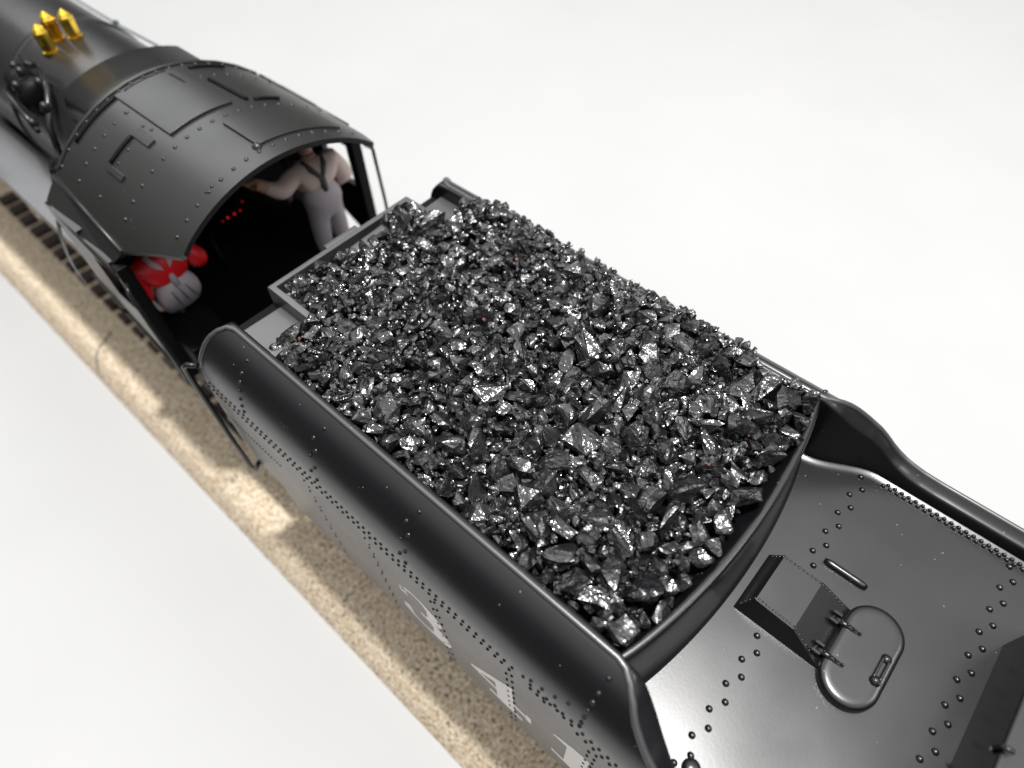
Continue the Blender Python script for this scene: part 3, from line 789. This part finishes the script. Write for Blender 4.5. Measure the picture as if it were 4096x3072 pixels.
def figure(loc, label, pose, mats, k=1.0):
    root = thing('crew_figurine', loc, label, 'figurine', 'crew figurines in the locomotive cab')
    J = pose
    names = ['pelvis', 'waist', 'chest', 'neck', 'head0', 'head', 'lsh', 'lel', 'lwr', 'lha', 'rsh', 'rel', 'rwr', 'rha', 'lhip', 'lkn', 'lan', 'lto', 'rhip', 'rkn', 'ran', 'rto']
    rad = dict(pelvis=(.33, .27), waist=(.35, .27), chest=(.38, .26), neck=.10, head0=.19, head=.17, lsh=.15, lel=.18, lwr=.12, lha=.09, rsh=.15, rel=.18, rwr=.12, rha=.09, lhip=.19, lkn=.14, lan=.09, lto=.09, rhip=.19, rkn=.14, ran=.09, rto=.09)
    rad = {a_: (tuple(c_ * k for c_ in b_) if isinstance(b_, tuple) else b_ * k) for a_, b_ in rad.items()}
    P = {q: Vector(loc) + Vector(J[q]) * k for q in names}
    E_ = [('pelvis', 'waist'), ('waist', 'chest'), ('chest', 'neck'), ('neck', 'head0'), ('head0', 'head')] + [(a + x, a + y) for a in 'lr' for x, y in (('sh', 'el'), ('el', 'wr'), ('wr', 'ha'), ('hip', 'kn'), ('kn', 'an'), ('an', 'to'))] + [('chest', 'lsh'), ('chest', 'rsh'), ('pelvis', 'lhip'), ('pelvis', 'rhip')]
    bs = lambda k_: (lambda r_: tuple(c_ * .72 for c_ in r_) if isinstance(r_, tuple) else r_ * .72)(rad[k_]) if k_ not in ('head0', 'head', 'neck', 'lwr', 'lha', 'rwr', 'rha') else rad[k_]
    joints = [(P[k_], bs(k_)) for k_ in names]; edges = [(names.index(a), names.index(b_)) for a, b_ in E_]
    # fingers, five on each hand
    for a in 'lr':
        w, h = P[a + 'wr'], P[a + 'ha']; d = (h - w).normalized(); sd = d.cross(Vector((0, 0, 1))).normalized() if abs(d.z) < .9 else Vector((1, 0, 0))
        for q in range(5):
            off_ = sd * (.07 * (q - 1.5) / 1.5) if q < 4 else sd * -.09 - d * .05
            L = (.10, .12, .11, .085, .08)[q]
            p1 = h + off_ + d * .03; p2 = p1 + d * L * .6 + (sd * -.03 if q == 4 else Vector((0, 0, -.01))); p3 = p2 + d * L * .3 - Vector((0, 0, .03))
            i0 = len(joints); joints += [(p1, .024), (p2, .02), (p3, .016)]; edges += [(names.index(a + 'ha'), i0), (i0, i0 + 1), (i0 + 1, i0 + 2)]
    body = skin_obj('body', joints, edges, M['skin'], root)
    def sub(name, keys, ed, grow, mat):
        return skin_obj(name, [(P[k] if isinstance(k, str) else k[0], tuple(c + grow for c in (rad[k] if isinstance(rad[k], tuple) else (rad[k],) * 2)) if isinstance(k, str) else k[1]) for k in keys], ed, mat, root)
    mid = lambda a, b_, t: P[a].lerp(P[b_], t)
    sub('shirt', ['chest', 'waist', 'lsh', 'lel', (mid('lel', 'lwr', .85), .11), 'rsh', 'rel', (mid('rel', 'rwr', .85), .11), (mid('chest', 'neck', .6), .13)], [(0, 1), (0, 2), (2, 3), (3, 4), (0, 5), (5, 6), (6, 7), (0, 8)], .035, mats['shirt'])
    sub('overalls', ['pelvis', 'waist', (mid('waist', 'chest', .55), (.40, .30)), 'lhip', 'lkn', (mid('lkn', 'lan', .9), .12), 'rhip', 'rkn', (mid('rkn', 'ran', .9), .12)], [(0, 1), (1, 2), (0, 3), (3, 4), (4, 5), (0, 6), (6, 7), (7, 8)], .06, mats['overalls'])
    bk = Vector((.30, 0, 0))
    c = P['chest']
    mb = MB()
    mb.tube([P['waist'] + Vector((.27, 0, .12)), c + Vector((.29, -.03, -.05)), c + Vector((.24, -.20, .22)), c + Vector((.02, -.26, .34))], .075, 8)
    mb.tube([P['waist'] + Vector((.27, 0, .12)), c + Vector((.29, .03, -.05)), c + Vector((.24, .20, .22)), c + Vector((.02, .26, .34))], .075, 8)
    mb.build('shoulder_strap', mats['strap'], root)
    mb = MB()
    for q in (-1, 0, 1):      # narrow dark grey strips down the back of the overalls
        w0 = P['waist']; mb.tube([w0 + Vector((.34, .13 * q - .05, .16)) * k, w0 + Vector((.395, .14 * q - .02, 0)) * k, w0 + Vector((.37, .16 * q + .03, -.18)) * k], [.012, .03, .012], 6)
    if J is seat_pose: mb.build('overall_dark_strip', M['grey_dark'], root)
    h = P['head']; fx = Vector((-1, 0, 0))
    mb = MB()     # hair cap
    for (s0, s1, r0) in ((0, .6, .2),):
        rowsH = []
        for i in range(9):
            th_ = PI * .58 * i / 8; rowsH.append([h + Vector((.05 + .215 * math.sin(th_) * math.cos(2 * PI * k_ / 16), .215 * math.sin(th_) * math.sin(2 * PI * k_ / 16), .02 + .215 * math.cos(th_))) for k_ in range(17)])
        mb.grid(rowsH)
    mb.build('hair', mats['hair'], root)
    mb = MB(); f = P['head0'].lerp(P['head'], .5)
    for sy in (-1, 1): mb.rivet(f + Vector((-.17, sy * .07, .03)), (-1, sy * .3, 0), .025)
    mb.build('eye', M['eye'], root)
    mb = MB(); mb.rivet(f + Vector((-.18, 0, -.02)), (-1, 0, -.2), .035, .07)
    for sy in (-1, 1): mb.rivet(f + Vector((0, sy * .18, 0)), (0, sy, 0), .045, .03)
    mb.box(f.x - .20, f.x - .16, f.y - .05, f.y + .05, f.z - .10, f.z - .085)
    mb.build('face_features', M['skin'], root)
    mb = MB(); nk = P['neck']; mb.tube([nk + Vector((.13 * math.cos(a_), .13 * math.sin(a_), 0)) for a_ in [2 * PI * i / 12 for i in range(13)]], .04, 6); mb.build('neckerchief', mats['neck'], root)
    return root
# facing the front of the engine (-x); seen from behind, l = towards the near side (-y)
seat_pose = dict(pelvis=(0, 0, .25), waist=(.02, 0, .60), chest=(-.10, 0, 1.02), neck=(-.22, 0, 1.35), head0=(-.27, 0, 1.58), head=(-.30, 0, 1.78),
                 lsh=(-.08, -.42, 1.12), lel=(.02, -.58, .62), lwr=(-.40, -.55, .50), lha=(-.55, -.53, .50), rsh=(-.08, .42, 1.12), rel=(.12, .58, .86), rwr=(-.18, .62, .60), rha=(-.30, .58, .55),
                 lhip=(-.08, -.18, .22), lkn=(-.85, -.22, .28), lan=(-.9, -.22, -.5), lto=(-1.15, -.22, -.56), rhip=(-.08, .18, .22), rkn=(-.85, .22, .28), ran=(-.9, .22, -.5), rto=(-1.15, .22, -.56))
figure((-12.95, -2.26, 7.15), 'seated figurine in red shirt and grey overalls with crossed straps inside the cab', seat_pose, dict(shirt=M['red'], overalls=M['grey_cloth'], strap=M['grey_cloth'], hair=M['cap'], neck=M['red']), 1.34)
stand_pose = dict(pelvis=(0, 0, 1.75), waist=(.03, 0, 2.1), chest=(-.02, 0, 2.52), neck=(-.08, 0, 2.86), head0=(-.12, 0, 3.06), head=(-.14, 0, 3.28),
                  lsh=(0, -.42, 2.64), lel=(.05, -.80, 2.50), lwr=(-.1, -1.12, 2.80), lha=(-.14, -1.26, 2.87), rsh=(0, .42, 2.62), rel=(.05, .60, 2.15), rwr=(-.3, .58, 1.8), rha=(-.42, .56, 1.74),
                  lhip=(0, -.18, 1.7), lkn=(-.05, -.22, .92), lan=(0, -.24, .16), lto=(-.26, -.26, .07), rhip=(0, .18, 1.7), rkn=(-.05, .22, .92), ran=(0, .24, .16), rto=(-.26, .26, .07))
figure((-12.35, 1.80, 5.85), 'standing figurine in pale shirt and grey overalls reaching out one arm inside the cab', stand_pose, dict(shirt=M['pale_cloth'], overalls=M['grey_cloth'], strap=M['grey_dark'], hair=M['hair'], neck=M['maroon']), 1.3)

# ------------------------------------------------------------------ a loose hair across the roadbed
mb = MB(); mb.tube([(-21.3, -3.26, .97), (-21.1, -3.5, .985), (-20.95, -3.75, .99), (-20.8, -4.0, .99), (-20.6, -4.25, .93), (-20.3, -4.55, .45)], .018, 5)
h_ = mb.build('loose_thread', M['wire'], None); h_['label'] = 'thin dark thread lying across the edge of the roadbed'; h_['category'] = 'thread'

# ------------------------------------------------------------------ light
w = bpy.data.worlds.new('World'); scene.world = w; w.use_nodes = True
nt = w.node_tree; bg = nt.nodes['Background']
tc = N(nt, 'ShaderNodeTexCoord'); sp = N(nt, 'ShaderNodeSeparateXYZ'); nt.links.new(tc.outputs['Generated'], sp.inputs[0])
r = ramp(nt, [(0.0, (.04, .04, .04)), (.10, (.03, .03, .031)), (.30, (.09, .09, .092)), (.48, (.45, .45, .46)), (.70, (1.0, .995, .99)), (1, (1, .99, .97))])
nt.links.new(sp.outputs['Z'], r.inputs[0]); nt.links.new(r.outputs[0], bg.inputs['Color']); bg.inputs['Strength'].default_value = .85
def area(name, loc, target, sx, sy, power, color=(1, 1, 1)):
    l = bpy.data.lights.new(name, 'AREA'); l.shape = 'RECTANGLE'; l.size = sx * S; l.size_y = sy * S; l.energy = power; l.color = color
    o = bpy.data.objects.new(name, l); col.objects.link(o); o.location = Vector(loc) * S
    d = Vector(target) * S - o.location; o.rotation_euler = d.to_track_quat('-Z', 'Y').to_euler()
    return o
area('key_lamp', (.8, 5.4, 110), (-1, 3, 0), 4.8, 4.8, 12.5, (1, .992, .98))
area('window_softbox', (-83, 13, 61), (-10, 0, 9), 40, 40, 1.1, (.97, .99, 1))
area('rear_window_softbox', (62, 38, 80), (0, 0, 9), 24, 16, 1.2, (.97, .99, 1))

# ------------------------------------------------------------------ camera
cam = bpy.data.cameras.new('Camera'); co = bpy.data.objects.new('Camera', cam); col.objects.link(co); scene.camera = co
cam.sensor_width = 36; cam.lens = 23.1578; cam.clip_start = .002; cam.clip_end = 20
Mc = np.array([[0.74502106, 0.666616, -0.02380603], [0.52346046, -0.6064034, -0.59855164], [-0.41344016, 0.43347206, -0.80073042]])
Rm = Matrix((Mc[0], -Mc[1], -Mc[2])).transposed()
Rm = Rm.to_quaternion().normalized().to_matrix()
co.matrix_world = Matrix.Translation(Vector((0.6317657, -5.10653939, 18.76269565)) * S) @ Rm.to_4x4()
cam.dof.use_dof = True; cam.dof.focus_distance = 10.6 * S; cam.dof.aperture_fstop = 15.4

scene.render.engine = 'CYCLES'
scene.cycles.use_denoising = True
scene.cycles.max_bounces = 6
vs_ = scene.view_settings
vs_.view_transform = 'Standard'; vs_.look = 'None'; vs_.gamma = 1; vs_.exposure = 0.35; vs_.use_curve_mapping = False
